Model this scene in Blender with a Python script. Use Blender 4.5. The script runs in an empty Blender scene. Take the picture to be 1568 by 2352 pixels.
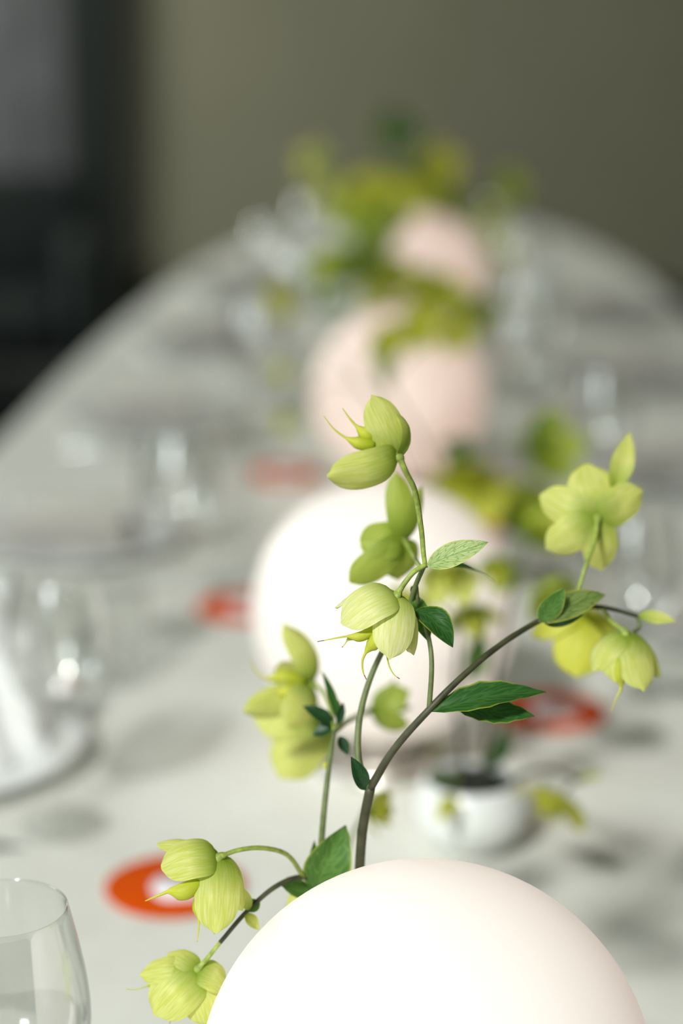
import bpy, math, random
import numpy as np
from mathutils import Vector, Matrix, noise

PI = math.pi
C = bpy.context.scene.collection
random.seed(7)

# ---------------------------------------------------------------- camera
W_PX, H_PX, F_PX = 1568.0, 2352.0, 4573.0
CAM = Vector((0.0, 0.0, 1.405))
PITCH = math.radians(15.07)
FWD = Vector((0, math.cos(PITCH), -math.sin(PITCH)))
UP = Vector((0, math.sin(PITCH), math.cos(PITCH)))
RIGHT = Vector((1, 0, 0))
TZ = 0.75                       # height of the cloth

cam_d = bpy.data.cameras.new('camera')
cam = bpy.data.objects.new('camera', cam_d); C.objects.link(cam)
cam.location = CAM
cam.rotation_euler = (PI/2 - PITCH, 0, 0)
cam_d.sensor_fit = 'VERTICAL'; cam_d.sensor_height = 36.0
cam_d.lens = F_PX / H_PX * 36.0
cam_d.clip_start = 0.02; cam_d.clip_end = 60
cam_d.dof.use_dof = True
cam_d.dof.focus_distance = 0.962
cam_d.dof.aperture_fstop = (cam_d.lens / 1000.0) / 0.0285
bpy.context.scene.camera = cam

# ---------------------------------------------------------------- world, light, exposure
sc = bpy.context.scene
sc.view_settings.view_transform = 'Standard'
sc.view_settings.look = 'None'
sc.view_settings.gamma = 1.0
sc.view_settings.use_curve_mapping = False
sc.view_settings.exposure = 0.28
try:
    sc.cycles.use_denoising = True
    sc.cycles.max_bounces = 14
    sc.cycles.transmission_bounces = 12
    sc.cycles.transparent_max_bounces = 40
    sc.cycles.glossy_bounces = 6
    sc.cycles.diffuse_bounces = 4
    sc.cycles.sample_clamp_indirect = 30.0
    sc.cycles.blur_glossy = 0.05
except Exception:
    pass
wd = bpy.data.worlds.new('sky'); sc.world = wd; wd.use_nodes = True
bg = wd.node_tree.nodes['Background']
bg.inputs[0].default_value = (0.75, 0.86, 1.0, 1); bg.inputs[1].default_value = 1.0

def window_light(name, loc, rot, sx, sy, power, col):
    l = bpy.data.lights.new(name, 'AREA'); l.shape = 'RECTANGLE'
    l.size = sx; l.size_y = sy; l.energy = power; l.color = col
    o = bpy.data.objects.new(name, l); C.objects.link(o)
    o.location = loc; o.rotation_euler = rot
    return o
# daylight in the window openings: two low ones in wall_left, one high up in wall_front (the key, over the photographer's shoulder), plus an added low fill there
WIN = [(0.55, 1.55, 1.35, 2.45), (4.9, 6.7, 1.0, 2.75)]     # y0, y1, z0, z1 in wall_left
HIGH = (-2.35, -1.35, 4.30, 5.30)                        # x0, x1, z0, z1 in wall_front
LOW = (-1.75, -.75, 1.45, 2.65)                             # x0, x1, z0, z1 in wall_front
window_light('daylight_near', (-3.06, 1.05, 1.90), (0, -PI/2, 0), 1.05, .95, 26, (0.93, 0.985, 1.0))
window_light('daylight_far', (-3.06, 5.80, 1.875), (0, -PI/2, 0), 1.7, 1.75, 150, (1.0, 0.99, 0.93))
window_light('added_fill_low', (-1.25, -3.06, 2.05), (PI/2, 0, 0), .95, 1.15, 42, (0.95, 0.99, 0.99))  # added unseen light: front fill for the flowers and reflections on the glasses
kd = (Vector((0.15, 1.3, 0.8)) - Vector((-1.85, -3.06, 4.80))).normalized()
key = window_light('daylight_high', (-1.85, -3.06, 4.80), kd.to_track_quat('-Z', 'Y').to_euler(), .5, .5, 55, (1.0, 0.985, 0.95))
key.data.spread = math.radians(75)

# ---------------------------------------------------------------- placing
def P(px, py, t):
    """world point seen at pixel (px,py) at distance t along the camera's axis"""
    return CAM + t*(FWD + RIGHT*((px - W_PX/2)/F_PX) - UP*((py - H_PX/2)/F_PX))
def G(px, py, z=TZ):
    d = FWD + RIGHT*((px - W_PX/2)/F_PX) - UP*((py - H_PX/2)/F_PX)
    return CAM + d*((z - CAM.z)/d.z)
def Y(px, py, y):
    d = FWD + RIGHT*((px - W_PX/2)/F_PX) - UP*((py - H_PX/2)/F_PX)
    return CAM + d*((y - CAM.y)/d.y)
def table_axis(y): return -0.06 + 0.05*y

# ---------------------------------------------------------------- materials
def new_mat(name):
    m = bpy.data.materials.new(name); m.use_nodes = True
    nt = m.node_tree
    return m, nt, nt.nodes['Principled BSDF'], nt.nodes['Material Output']
def N(nt, typ, **kw):
    n = nt.nodes.new(typ)
    for k, v in kw.items(): setattr(n, k, v)
    return n
def simple(name, col, rough=0.5, metal=0.0, spec=0.5, noise_scale=None, noise_amt=0.12, bump=0.0):
    m, nt, b, o = new_mat(name)
    b.inputs['Base Color'].default_value = (*col, 1); b.inputs['Roughness'].default_value = rough
    b.inputs['Metallic'].default_value = metal; b.inputs['Specular IOR Level'].default_value = spec
    if noise_scale:
        tc = N(nt, 'ShaderNodeTexCoord'); nz = N(nt, 'ShaderNodeTexNoise')
        nz.inputs['Scale'].default_value = noise_scale; nz.inputs['Detail'].default_value = 5
        nt.links.new(tc.outputs['Object'], nz.inputs['Vector'])
        r = N(nt, 'ShaderNodeValToRGB')
        r.color_ramp.elements[0].color = (*[c*(1-noise_amt) for c in col], 1)
        r.color_ramp.elements[1].color = (*[min(1, c*(1+noise_amt)) for c in col], 1)
        r.color_ramp.elements[0].position = .3; r.color_ramp.elements[1].position = .7
        nt.links.new(nz.outputs['Fac'], r.inputs[0]); nt.links.new(r.outputs[0], b.inputs['Base Color'])
        if bump:
            bp = N(nt, 'ShaderNodeBump'); bp.inputs['Strength'].default_value = bump; bp.inputs['Distance'].default_value = .002
            nt.links.new(nz.outputs['Fac'], bp.inputs['Height']); nt.links.new(bp.outputs[0], b.inputs['Normal'])
    return m

def plant_mat(name, base, mid, light, trans, streak=(3.0, 26.0), rough=0.5, trans_amt=0.4, edge=None):
    """sepal: darker green at its base, pale streaks fanning out along its length (UV: u along, v across)"""
    m, nt, b, o = new_mat(name)
    uv = N(nt, 'ShaderNodeUVMap'); uv.uv_map = 'UVMap'
    sep = N(nt, 'ShaderNodeSeparateXYZ'); nt.links.new(uv.outputs[0], sep.inputs[0])
    geo = N(nt, 'ShaderNodeObjectInfo')
    comb = N(nt, 'ShaderNodeCombineXYZ')
    mu = N(nt, 'ShaderNodeMath', operation='MULTIPLY'); mu.inputs[1].default_value = streak[0]
    mv = N(nt, 'ShaderNodeMath', operation='MULTIPLY'); mv.inputs[1].default_value = streak[1]
    mr = N(nt, 'ShaderNodeMath', operation='MULTIPLY'); mr.inputs[1].default_value = 37.0
    nt.links.new(sep.outputs[0], mu.inputs[0]); nt.links.new(sep.outputs[1], mv.inputs[0]); nt.links.new(geo.outputs['Random'], mr.inputs[0])
    nt.links.new(mu.outputs[0], comb.inputs[0]); nt.links.new(mv.outputs[0], comb.inputs[1]); nt.links.new(mr.outputs[0], comb.inputs[2])
    nz = N(nt, 'ShaderNodeTexNoise'); nz.inputs['Scale'].default_value = 1.0; nz.inputs['Detail'].default_value = 4; nz.inputs['Distortion'].default_value = .6
    nt.links.new(comb.outputs[0], nz.inputs['Vector'])
    r1 = N(nt, 'ShaderNodeValToRGB')
    r1.color_ramp.elements[0].position = .36; r1.color_ramp.elements[0].color = (*mid, 1)
    r1.color_ramp.elements[1].position = .66; r1.color_ramp.elements[1].color = (*light, 1)
    nt.links.new(nz.outputs['Fac'], r1.inputs[0])
    r2 = N(nt, 'ShaderNodeValToRGB')
    r2.color_ramp.elements[0].position = .0; r2.color_ramp.elements[0].color = (1, 1, 1, 1)
    r2.color_ramp.elements[1].position = .52; r2.color_ramp.elements[1].color = (0, 0, 0, 1)
    nt.links.new(sep.outputs[0], r2.inputs[0])
    mx = N(nt, 'ShaderNodeMix', data_type='RGBA')
    nt.links.new(r2.outputs[0], mx.inputs[0]); nt.links.new(r1.outputs[0], mx.inputs[6]); mx.inputs[7].default_value = (*base, 1)
    col = mx.outputs[2]
    nt.links.new(col, b.inputs['Base Color']); b.inputs['Roughness'].default_value = rough
    b.inputs['Specular IOR Level'].default_value = .3
    bp = N(nt, 'ShaderNodeBump'); bp.inputs['Strength'].default_value = .35; bp.inputs['Distance'].default_value = .0006
    nt.links.new(nz.outputs['Fac'], bp.inputs['Height']); nt.links.new(bp.outputs[0], b.inputs['Normal'])
    tr = N(nt, 'ShaderNodeBsdfTranslucent')
    m2 = N(nt, 'ShaderNodeMix', data_type='RGBA', blend_type='MULTIPLY'); m2.inputs[0].default_value = 1
    nt.links.new(col, m2.inputs[6]); m2.inputs[7].default_value = (*trans, 1)
    nt.links.new(m2.outputs[2], tr.inputs[0])
    ms = N(nt, 'ShaderNodeMixShader'); ms.inputs[0].default_value = trans_amt
    nt.links.new(b.outputs[0], ms.inputs[1]); nt.links.new(tr.outputs[0], ms.inputs[2]); nt.links.new(ms.outputs[0], o.inputs[0])
    return m

def leaf_mat(name, body, vein, margin, trans_amt=.25, rough=.4, scale=(9, 4.5)):
    m, nt, b, o = new_mat(name)
    uv = N(nt, 'ShaderNodeUVMap'); uv.uv_map = 'UVMap'
    sep = N(nt, 'ShaderNodeSeparateXYZ'); nt.links.new(uv.outputs[0], sep.inputs[0])
    c0 = N(nt, 'ShaderNodeMath', operation='SUBTRACT'); c0.inputs[1].default_value = .5; nt.links.new(sep.outputs[1], c0.inputs[0])
    ab = N(nt, 'ShaderNodeMath', operation='ABSOLUTE'); nt.links.new(c0.outputs[0], ab.inputs[0])
    k = N(nt, 'ShaderNodeMath', operation='MULTIPLY_ADD'); k.inputs[1].default_value = -.9; nt.links.new(ab.outputs[0], k.inputs[0]); nt.links.new(sep.outputs[0], k.inputs[2])
    cb = N(nt, 'ShaderNodeCombineXYZ'); nt.links.new(k.outputs[0], cb.inputs[0])
    nt.links.new(sep.outputs[1], cb.inputs[1])
    mp = N(nt, 'ShaderNodeMapping'); mp.inputs['Scale'].default_value = (scale[0], scale[1], 1); nt.links.new(cb.outputs[0], mp.inputs[0])
    vo = N(nt, 'ShaderNodeTexVoronoi', feature='DISTANCE_TO_EDGE'); vo.inputs['Scale'].default_value = 1.0
    nt.links.new(mp.outputs[0], vo.inputs['Vector'])
    r = N(nt, 'ShaderNodeValToRGB'); r.color_ramp.elements[0].position = .02; r.color_ramp.elements[0].color = (*vein, 1)
    r.color_ramp.elements[1].position = .13; r.color_ramp.elements[1].color = (*body, 1)
    nt.links.new(vo.outputs['Distance'], r.inputs[0])
    # midrib
    r3 = N(nt, 'ShaderNodeValToRGB'); r3.color_ramp.elements[0].position = .012; r3.color_ramp.elements[0].color = (1, 1, 1, 1)
    r3.color_ramp.elements[1].position = .035; r3.color_ramp.elements[1].color = (0, 0, 0, 1); nt.links.new(ab.outputs[0], r3.inputs[0])
    x1 = N(nt, 'ShaderNodeMix', data_type='RGBA'); nt.links.new(r3.outputs[0], x1.inputs[0]); nt.links.new(r.outputs[0], x1.inputs[6]); x1.inputs[7].default_value = (*vein, 1)
    r4 = N(nt, 'ShaderNodeValToRGB'); r4.color_ramp.elements[0].position = .44; r4.color_ramp.elements[0].color = (0, 0, 0, 1)
    r4.color_ramp.elements[1].position = .49; r4.color_ramp.elements[1].color = (1, 1, 1, 1); nt.links.new(ab.outputs[0], r4.inputs[0])
    x2 = N(nt, 'ShaderNodeMix', data_type='RGBA'); nt.links.new(r4.outputs[0], x2.inputs[0]); nt.links.new(x1.outputs[2], x2.inputs[6]); x2.inputs[7].default_value = (*margin, 1)
    nt.links.new(x2.outputs[2], b.inputs['Base Color']); b.inputs['Roughness'].default_value = rough; b.inputs['Specular IOR Level'].default_value = .35
    bp = N(nt, 'ShaderNodeBump'); bp.inputs['Strength'].default_value = .3; bp.inputs['Distance'].default_value = .0006
    nt.links.new(vo.outputs['Distance'], bp.inputs['Height']); nt.links.new(bp.outputs[0], b.inputs['Normal'])
    tr = N(nt, 'ShaderNodeBsdfTranslucent'); nt.links.new(x2.outputs[2], tr.inputs[0])
    ms = N(nt, 'ShaderNodeMixShader'); ms.inputs[0].default_value = trans_amt
    nt.links.new(b.outputs[0], ms.inputs[1]); nt.links.new(tr.outputs[0], ms.inputs[2]); nt.links.new(ms.outputs[0], o.inputs[0])
    return m

M = {}
M['sepal'] = plant_mat('sepal_green', (.25, .37, .02), (.60, .645, .13), (.74, .76, .29), (1.0, 1.0, .55))
M['sepal_pale'] = plant_mat('sepal_pale', (.40, .51, .06), (.70, .73, .24), (.84, .85, .47), (1.0, 1.0, .6), trans_amt=.35)
M['sepal_deep'] = plant_mat('sepal_deep', (.20, .30, .02), (.34, .43, .06), (.44, .52, .10), (1.0, 1.0, .4))
M['sepal_yellow'] = plant_mat('sepal_yellow', (.42, .46, .02), (.62, .64, .06), (.70, .70, .14), (1.0, 1.0, .5))
M['carpel'] = plant_mat('carpel_yellow', (.40, .48, .02), (.60, .62, .05), (.68, .66, .10), (1, 1, .4), trans_amt=.25)
M['style_tip'] = simple('style_tip_brown', (.20, .07, .03), .6)
M['leaf_dark'] = leaf_mat('leaf_dark', (.022, .088, .015), (.045, .135, .028), (.28, .34, .04), .2)
M['leaf_mid'] = leaf_mat('leaf_mid', (.070, .175, .028), (.12, .25, .05), (.38, .45, .06), .3)
M['leaf_pale'] = leaf_mat('leaf_pale', (.46, .55, .22), (.20, .34, .09), (.58, .60, .16), .3, .5, (13, 7))
M['leaf_olive'] = leaf_mat('leaf_olive', (.20, .28, .07), (.10, .16, .04), (.40, .40, .06), .3)
M['leaf_black'] = leaf_mat('leaf_black_green', (.010, .045, .014), (.02, .07, .02), (.03, .09, .03), .1)
M['stem_dark'] = simple('stem_dark', (.050, .052, .022), .55, noise_scale=160, noise_amt=.35)
M['stem_mid'] = simple('stem_mid', (.12, .155, .05), .55, noise_scale=160, noise_amt=.3)
M['stem_green'] = simple('stem_green', (.27, .35, .06), .5, noise_scale=260, noise_amt=.3, bump=.4)
M['cloth'] = simple('linen_cloth', (.715, .722, .668), .85, spec=.2, noise_scale=38, noise_amt=.03, bump=.08)
M['porcelain'] = simple('porcelain', (.80, .82, .81), .12, noise_scale=12, noise_amt=.02)
M['napkin'] = simple('napkin_white', (.80, .81, .80), .9, spec=.2, noise_scale=220, noise_amt=.05, bump=.2)
M['napkin_tan'] = simple('napkin_tan', (.66, .64, .59), .9, spec=.2, noise_scale=220, noise_amt=.07, bump=.2)
M['steel'] = simple('cutlery_steel', (.75, .77, .78), .12, metal=1.0, noise_scale=60, noise_amt=.04)
M['orange'] = simple('orange_card', (.64, .078, .001), .7, spec=.08, noise_scale=80, noise_amt=.06)
M['print'] = simple('white_print', (.85, .80, .84), .6, spec=.3, noise_scale=80, noise_amt=.03)
M['frog'] = simple('pin_holder_dark', (.012, .016, .010), .7, noise_scale=120, noise_amt=.4)
M['lamp_metal'] = simple('lamp_metal', (.72, .70, .66), .3, metal=1.0, noise_scale=50, noise_amt=.05)
M['chair'] = simple('chair_black', (.010, .012, .011), .55, noise_scale=30, noise_amt=.3)
M['chair_seat'] = simple('chair_black_fabric', (.012, .016, .015), .9, spec=.2, noise_scale=200, noise_amt=.3)
M['wood'] = simple('table_wood', (.25, .17, .10), .5, noise_scale=14, noise_amt=.3)
M['wall'] = simple('wall_paint_olive', (.190, .184, .130), .85, spec=.2, noise_scale=3, noise_amt=.05, bump=.1)
M['ceiling'] = simple('ceiling_paint', (.34, .33, .29), .9, spec=.1, noise_scale=3, noise_amt=.04)
M['floor'] = simple('floor_dark', (.010, .011, .009), .6, spec=.15, noise_scale=4, noise_amt=.3)
M['frame_black'] = simple('frame_black', (.008, .011, .009), .6, spec=.2, noise_scale=20, noise_amt=.2)
M['door_grey'] = simple('door_grey', (.072, .073, .077), .6, spec=.3, noise_scale=8, noise_amt=.08)
M['window_white'] = simple('window_frame_white', (.7, .7, .68), .5, noise_scale=8, noise_amt=.03)

def glass_mat(name):
    """thin blown glass: clear face on, greyer where the wall is seen edge on, mirror-like at grazing angles"""
    m, nt, b, o = new_mat(name)
    lw = N(nt, 'ShaderNodeLayerWeight')
    r = N(nt, 'ShaderNodeValToRGB'); e = r.color_ramp.elements
    e[0].position = .70; e[0].color = (.99, .995, .99, 1); e[1].position = 1.0; e[1].color = (.50, .53, .48, 1)
    nt.links.new(lw.outputs['Facing'], r.inputs[0])
    t = N(nt, 'ShaderNodeBsdfTransparent'); nt.links.new(r.outputs[0], t.inputs[0])
    g = N(nt, 'ShaderNodeBsdfGlossy'); g.inputs['Roughness'].default_value = .09
    pw = N(nt, 'ShaderNodeMath', operation='POWER'); pw.inputs[1].default_value = 4.0; nt.links.new(lw.outputs['Facing'], pw.inputs[0])
    f = N(nt, 'ShaderNodeMath', operation='MULTIPLY_ADD'); f.inputs[1].default_value = .75; f.inputs[2].default_value = .12; nt.links.new(pw.outputs[0], f.inputs[0])
    ms = N(nt, 'ShaderNodeMixShader'); nt.links.new(f.outputs[0], ms.inputs[0]); nt.links.new(t.outputs[0], ms.inputs[1]); nt.links.new(g.outputs[0], ms.inputs[2])
    nt.links.new(ms.outputs[0], o.inputs[0])
    return m
M['glass'] = glass_mat('clear_glass')
def pane_mat():
    m, nt, b, o = new_mat('window_pane')
    t = N(nt, 'ShaderNodeBsdfTransparent'); t.inputs[0].default_value = (.96, .98, .97, 1)
    g = N(nt, 'ShaderNodeBsdfGlossy'); g.inputs['Roughness'].default_value = .02
    lw = N(nt, 'ShaderNodeLayerWeight'); pw = N(nt, 'ShaderNodeMath', operation='POWER'); pw.inputs[1].default_value = 5.0
    nt.links.new(lw.outputs['Facing'], pw.inputs[0]); f = N(nt, 'ShaderNodeMath', operation='MULTIPLY_ADD'); f.inputs[1].default_value = .9; f.inputs[2].default_value = .04
    nt.links.new(pw.outputs[0], f.inputs[0])
    ms = N(nt, 'ShaderNodeMixShader'); nt.links.new(f.outputs[0], ms.inputs[0]); nt.links.new(t.outputs[0], ms.inputs[1]); nt.links.new(g.outputs[0], ms.inputs[2])
    nt.links.new(ms.outputs[0], o.inputs[0]); return m
M['pane'] = pane_mat()
def opal_mat(name, base, glow, strength):
    m, nt, b, o = new_mat(name)
    b.inputs['Base Color'].default_value = (*base, 1); b.inputs['Roughness'].default_value = .5
    b.inputs['Specular IOR Level'].default_value = .25
    b.inputs['Emission Color'].default_value = (*glow, 1); b.inputs['Emission Strength'].default_value = strength
    return m
M['opal'] = opal_mat('opal_glass_lit', (.56, .56, .53), (1.0, .83, .74), .42)
M['opal_pink'] = opal_mat('opal_glass_pink', (.54, .49, .45), (1.0, .69, .57), .40)

# ---------------------------------------------------------------- mesh helpers
class MB:
    def __init__(s): s.v = []; s.f = []; s.uv = {}; s.mi = []; s.cur = 0
    def add(s, verts, faces, uvs=None):
        o = len(s.v); s.v += [tuple(v) for v in verts]
        for f in faces:
            s.f.append(tuple(i + o for i in f)); s.mi.append(s.cur)
        if uvs is not None:
            for i, u in enumerate(uvs): s.uv[o + i] = u
        return s
    def mesh(s, name, mats, origin=Vector((0, 0, 0)), smooth=True):
        me = bpy.data.meshes.new(name)
        me.from_pydata([(v[0]-origin[0], v[1]-origin[1], v[2]-origin[2]) for v in s.v], [], s.f)
        if s.uv:
            lay = me.uv_layers.new(name='UVMap')
            li = np.zeros(len(me.loops), dtype=np.int32); me.loops.foreach_get('vertex_index', li)
            tab = np.zeros((len(s.v), 2), dtype=np.float32)
            for i, u in s.uv.items(): tab[i] = u
            lay.data.foreach_set('uv', tab[li].ravel())
        for m in (mats if isinstance(mats, (list, tuple)) else [mats]): me.materials.append(m)
        me.polygons.foreach_set('material_index', s.mi)
        me.polygons.foreach_set('use_smooth', [smooth]*len(s.f))
        me.update(); return me
    def build(s, name, mats, parent=None, origin=Vector((0, 0, 0)), smooth=True):
        o = bpy.data.objects.new(name, s.mesh(name, mats, origin, smooth)); C.objects.link(o)
        if parent is not None: o.parent = parent
        else: o.location = origin
        return o
    # shapes
    def box(s, x0, x1, y0, y1, z0, z1):
        v = [(x0,y0,z0),(x1,y0,z0),(x1,y1,z0),(x0,y1,z0),(x0,y0,z1),(x1,y0,z1),(x1,y1,z1),(x0,y1,z1)]
        f = [(3,2,1,0),(4,5,6,7),(0,1,5,4),(1,2,6,5),(2,3,7,6),(3,0,4,7)]
        return s.add(v, f)
    def rbox(s, x0, x1, y0, y1, z0, z1, r=.01, n=3):
        """box with rounded vertical edges and softened top and bottom"""
        ring = []
        for cx, cy, a0 in ((x1-r, y1-r, 0), (x0+r, y1-r, PI/2), (x0+r, y0+r, PI), (x1-r, y0+r, 1.5*PI)):
            for k in range(n+1):
                a = a0 + PI/2*k/n; ring.append((cx, cy, math.cos(a), math.sin(a)))
        m = len(ring); vs = []
        lev = [(z0, r*.45), (z0+r*.4, r), (z1-r*.4, r), (z1, r*.45)]
        for z, q in lev:
            for cx, cy, ca, sa in ring: vs.append((cx+ca*q, cy+sa*q, z))
        fs = [tuple(range(m-1, -1, -1)), tuple(range(3*m, 4*m))]
        for L in range(3):
            for i in range(m):
                j = (i+1) % m; fs.append((L*m+i, L*m+j, (L+1)*m+j, (L+1)*m+i))
        return s.add(vs, fs)
    def lathe(s, prof, cx=0, cy=0, z=0, seg=48, closed=False):
        vs = []; fs = []; ids = []
        for r, h in prof:
            if r < 1e-6: ids.append([len(vs)]*seg); vs.append((cx, cy, z+h))
            else:
                ids.append(list(range(len(vs), len(vs)+seg)))
                vs += [(cx+r*math.cos(2*PI*k/seg), cy+r*math.sin(2*PI*k/seg), z+h) for k in range(seg)]
        for a, b in zip(ids[:-1], ids[1:]):
            for k in range(seg):
                q = [a[k], a[(k+1) % seg], b[(k+1) % seg], b[k]]
                u = []
                for i in q:
                    if i not in u: u.append(i)
                if len(u) >= 3: fs.append(tuple(u))
        return s.add(vs, fs)
    def tube(s, pts, radii, seg=8, caps=True, uv=False):
        n = len(pts); pts = [Vector(p) for p in pts]
        tang = []
        for i in range(n):
            d = pts[min(i+1, n-1)] - pts[max(i-1, 0)]; tang.append(d.normalized() if d.length > 1e-9 else Vector((0, 0, 1)))
        t0 = tang[0]; a = Vector((0, 0, 1)) if abs(t0.z) < .9 else Vector((1, 0, 0))
        u = t0.cross(a).normalized()
        vs = []; uvs = []
        for i in range(n):
            t = tang[i]; u = (u - t*u.dot(t)); u = u.normalized() if u.length > 1e-9 else t.orthogonal().normalized()
            w = t.cross(u)
            for k in range(seg):
                an = 2*PI*k/seg; vs.append(pts[i] + (u*math.cos(an) + w*math.sin(an))*radii[i]); uvs.append((i/(n-1), k/seg))
        fs = []
        for i in range(n-1):
            for k in range(seg):
                j = (k+1) % seg; fs.append((i*seg+k, i*seg+j, (i+1)*seg+j, (i+1)*seg+k))
        if caps: fs.append(tuple(range(seg-1, -1, -1))); fs.append(tuple(range((n-1)*seg, n*seg)))
        return s.add(vs, fs, uvs)

def spline(pts, per=6):
    pts = [Vector(p) for p in pts]
    if len(pts) == 2: return [pts[0].lerp(pts[1], k/per) for k in range(per+1)]
    q = [2*pts[0]-pts[1]] + pts + [2*pts[-1]-pts[-2]]
    out = []
    for i in range(1, len(q)-2):
        a, b, c, d = q[i-1:i+3]
        for k in range(per):
            t = k/per
            out.append(.5*((2*b) + (c-a)*t + (2*a-5*b+4*c-d)*t*t + (3*b-a-3*c+d)*t**3))
    out.append(pts[-1]); return out
def lin(a, b, n): return [a + (b-a)*k/(n-1) for k in range(n)]

def empty(name, loc, label=None, cat=None, group=None, rz=0):
    o = bpy.data.objects.new(name, None); C.objects.link(o); o.location = loc; o.rotation_euler.z = rz
    o.empty_display_size = .05
    return tag(o, label, cat, group)
def tag(o, label=None, cat=None, group=None, kind=None):
    if label: o['label'] = label
    if cat: o['category'] = cat
    if group: o['group'] = group
    if kind: o['kind'] = kind
    return o
def copy_tree(o, loc, rz=0, label=None, group=None, parent=None):
    c = o.copy(); C.objects.link(c)
    if parent is None:
        c.location = loc; c.rotation_euler.z = rz
        if label: c['label'] = label
        if group: c['group'] = group
    else: c.parent = parent
    for ch in list(o.children): copy_tree(ch, None, parent=c)
    return c
def struct(o): o['kind'] = 'structure'; return o

# ---------------------------------------------------------------- the room
XL, XR, YF, YB, ZC = -3.0, 3.2, -3.0, 7.5, 5.7
struct(MB().box(XL-.2, XR+.2, YF-.2, YB+.2, -.1, 0).build('floor', M['floor'], smooth=False))
struct(MB().box(XL-.2, XR+.2, YF-.2, YB+.2, ZC, ZC+.1).build('ceiling', M['ceiling'], smooth=False))
struct(MB().box(XL-.2, XR+.2, YB, YB+.2, 0, ZC).build('wall_back', M['wall'], smooth=False))
struct(MB().box(XR, XR+.2, YF, YB, 0, ZC).build('wall_right', M['wall'], smooth=False))
wl = MB(); ys = YF
for y0, y1, z0, z1 in WIN:
    wl.box(XL-.2, XL, ys, y0, 0, ZC); wl.box(XL-.2, XL, y0, y1, 0, z0); wl.box(XL-.2, XL, y0, y1, z1, ZC); ys = y1
wl.box(XL-.2, XL, ys, YB, 0, ZC)
struct(wl.build('wall_left', M['wall'], smooth=False))
wf = MB(); FX0, FX1, FZ0, FZ1 = HIGH; LX0, LX1, LZ0, LZ1 = LOW
wf.box(XL-.2, XR+.2, YF-.2, YF, 0, LZ0); wf.box(XL-.2, LX0, YF-.2, YF, LZ0, LZ1); wf.box(LX1, XR+.2, YF-.2, YF, LZ0, LZ1); wf.box(XL-.2, XR+.2, YF-.2, YF, LZ1, FZ0)
wf.box(XL-.2, FX0, YF-.2, YF, FZ0, FZ1); wf.box(FX1, XR+.2, YF-.2, YF, FZ0, FZ1); wf.box(XL-.2, XR+.2, YF-.2, YF, FZ1, ZC)
struct(wf.build('wall_front', M['wall'], smooth=False))
def window(n, along_y, a0, a1, z0, z1, w):
    f = MB(); t = .05
    def b(p, q, r, s_):
        if along_y: f.box(w-.03, w+.03, p, q, r, s_)
        else: f.box(p, q, w-.03, w+.03, r, s_)
    b(a0, a1, z0, z0+t); b(a0, a1, z1-t, z1); b(a0, a0+t, z0+t, z1-t); b(a1-t, a1, z0+t, z1-t)
    if a1-a0 > 1.2: b((a0+a1)/2-.025, (a0+a1)/2+.025, z0+t, z1-t)
    o = struct(f.build('window_%d' % n, M['window_white'], smooth=False))
    for p, q in (((a0+t, (a0+a1)/2-.025), ((a0+a1)/2+.025, a1-t)) if a1-a0 > 1.2 else ((a0+t, a1-t),)):
        g = MB()
        if along_y: g.box(w-.003, w+.003, p, q, z0+t, z1-t)
        else: g.box(p, q, w-.003, w+.003, z0+t, z1-t)
        g.build('pane', M['pane'], o, smooth=False)
for i, (y0, y1, z0, z1) in enumerate(WIN): window(i+1, True, y0, y1, z0, z1, XL-.01)
window(3, False, FX0, FX1, FZ0, FZ1, YF-.01)
window(4, False, LX0, LX1, LZ0, LZ1, YF-.01)  # unseen window added to hold the low fill light
# black door frame and grey door at the wall's end
fx0 = Y(158, 300, YB).x; fx1 = Y(288, 300, YB).x
d = MB(); d.box(fx0, fx1, YB-.09, YB-.002, 0, 2.5); d.box(fx0-1.05, fx0-.9, YB-.09, YB-.002, 0, 2.5); d.box(fx0-.9, fx0, YB-.09, YB-.002, 2.35, 2.5)
df = struct(d.build('door_1', M['frame_black'], smooth=False))
lf = MB(); lf.box(fx0-.895, fx0-.005, YB-.05, YB-.004, .01, 2.345)
leafo = lf.build('door_leaf', M['door_grey'], df, smooth=False)
pn = MB()
for z0, z1 in ((.15, 1.0), (1.15, 2.2)): pn.rbox(fx0-.78, fx0-.12, YB-.062, YB-.05, z0, z1, .01)
pn.build('door_panel', M['door_grey'], leafo, smooth=False)
hd = MB(); hd.tube([(fx0-.83, YB-.05, 1.05), (fx0-.83, YB-.11, 1.05), (fx0-.72, YB-.11, 1.05)], [.009]*3, 8)
hd.build('door_handle', M['steel'], leafo)
struct(MB().box(fx1+.004, XR, YB-.02, YB-.002, 0, .12).build('baseboard_back', M['frame_black'], smooth=False))
struct(MB().box(XR-.02, XR-.002, YF, YB-.03, 0, .12).build('baseboard_right', M['frame_black'], smooth=False))

# ---------------------------------------------------------------- table and cloth
TC = Vector((table_axis(2.75), 2.75, 0)); TROT = -math.atan(.05)
def oval(th, a=2.95, b=.575, n=2.6):
    c, s_ = math.cos(th), math.sin(th)
    return (b*math.copysign(abs(c)**(2/n), c), a*math.copysign(abs(s_)**(2/n), s_))
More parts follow.
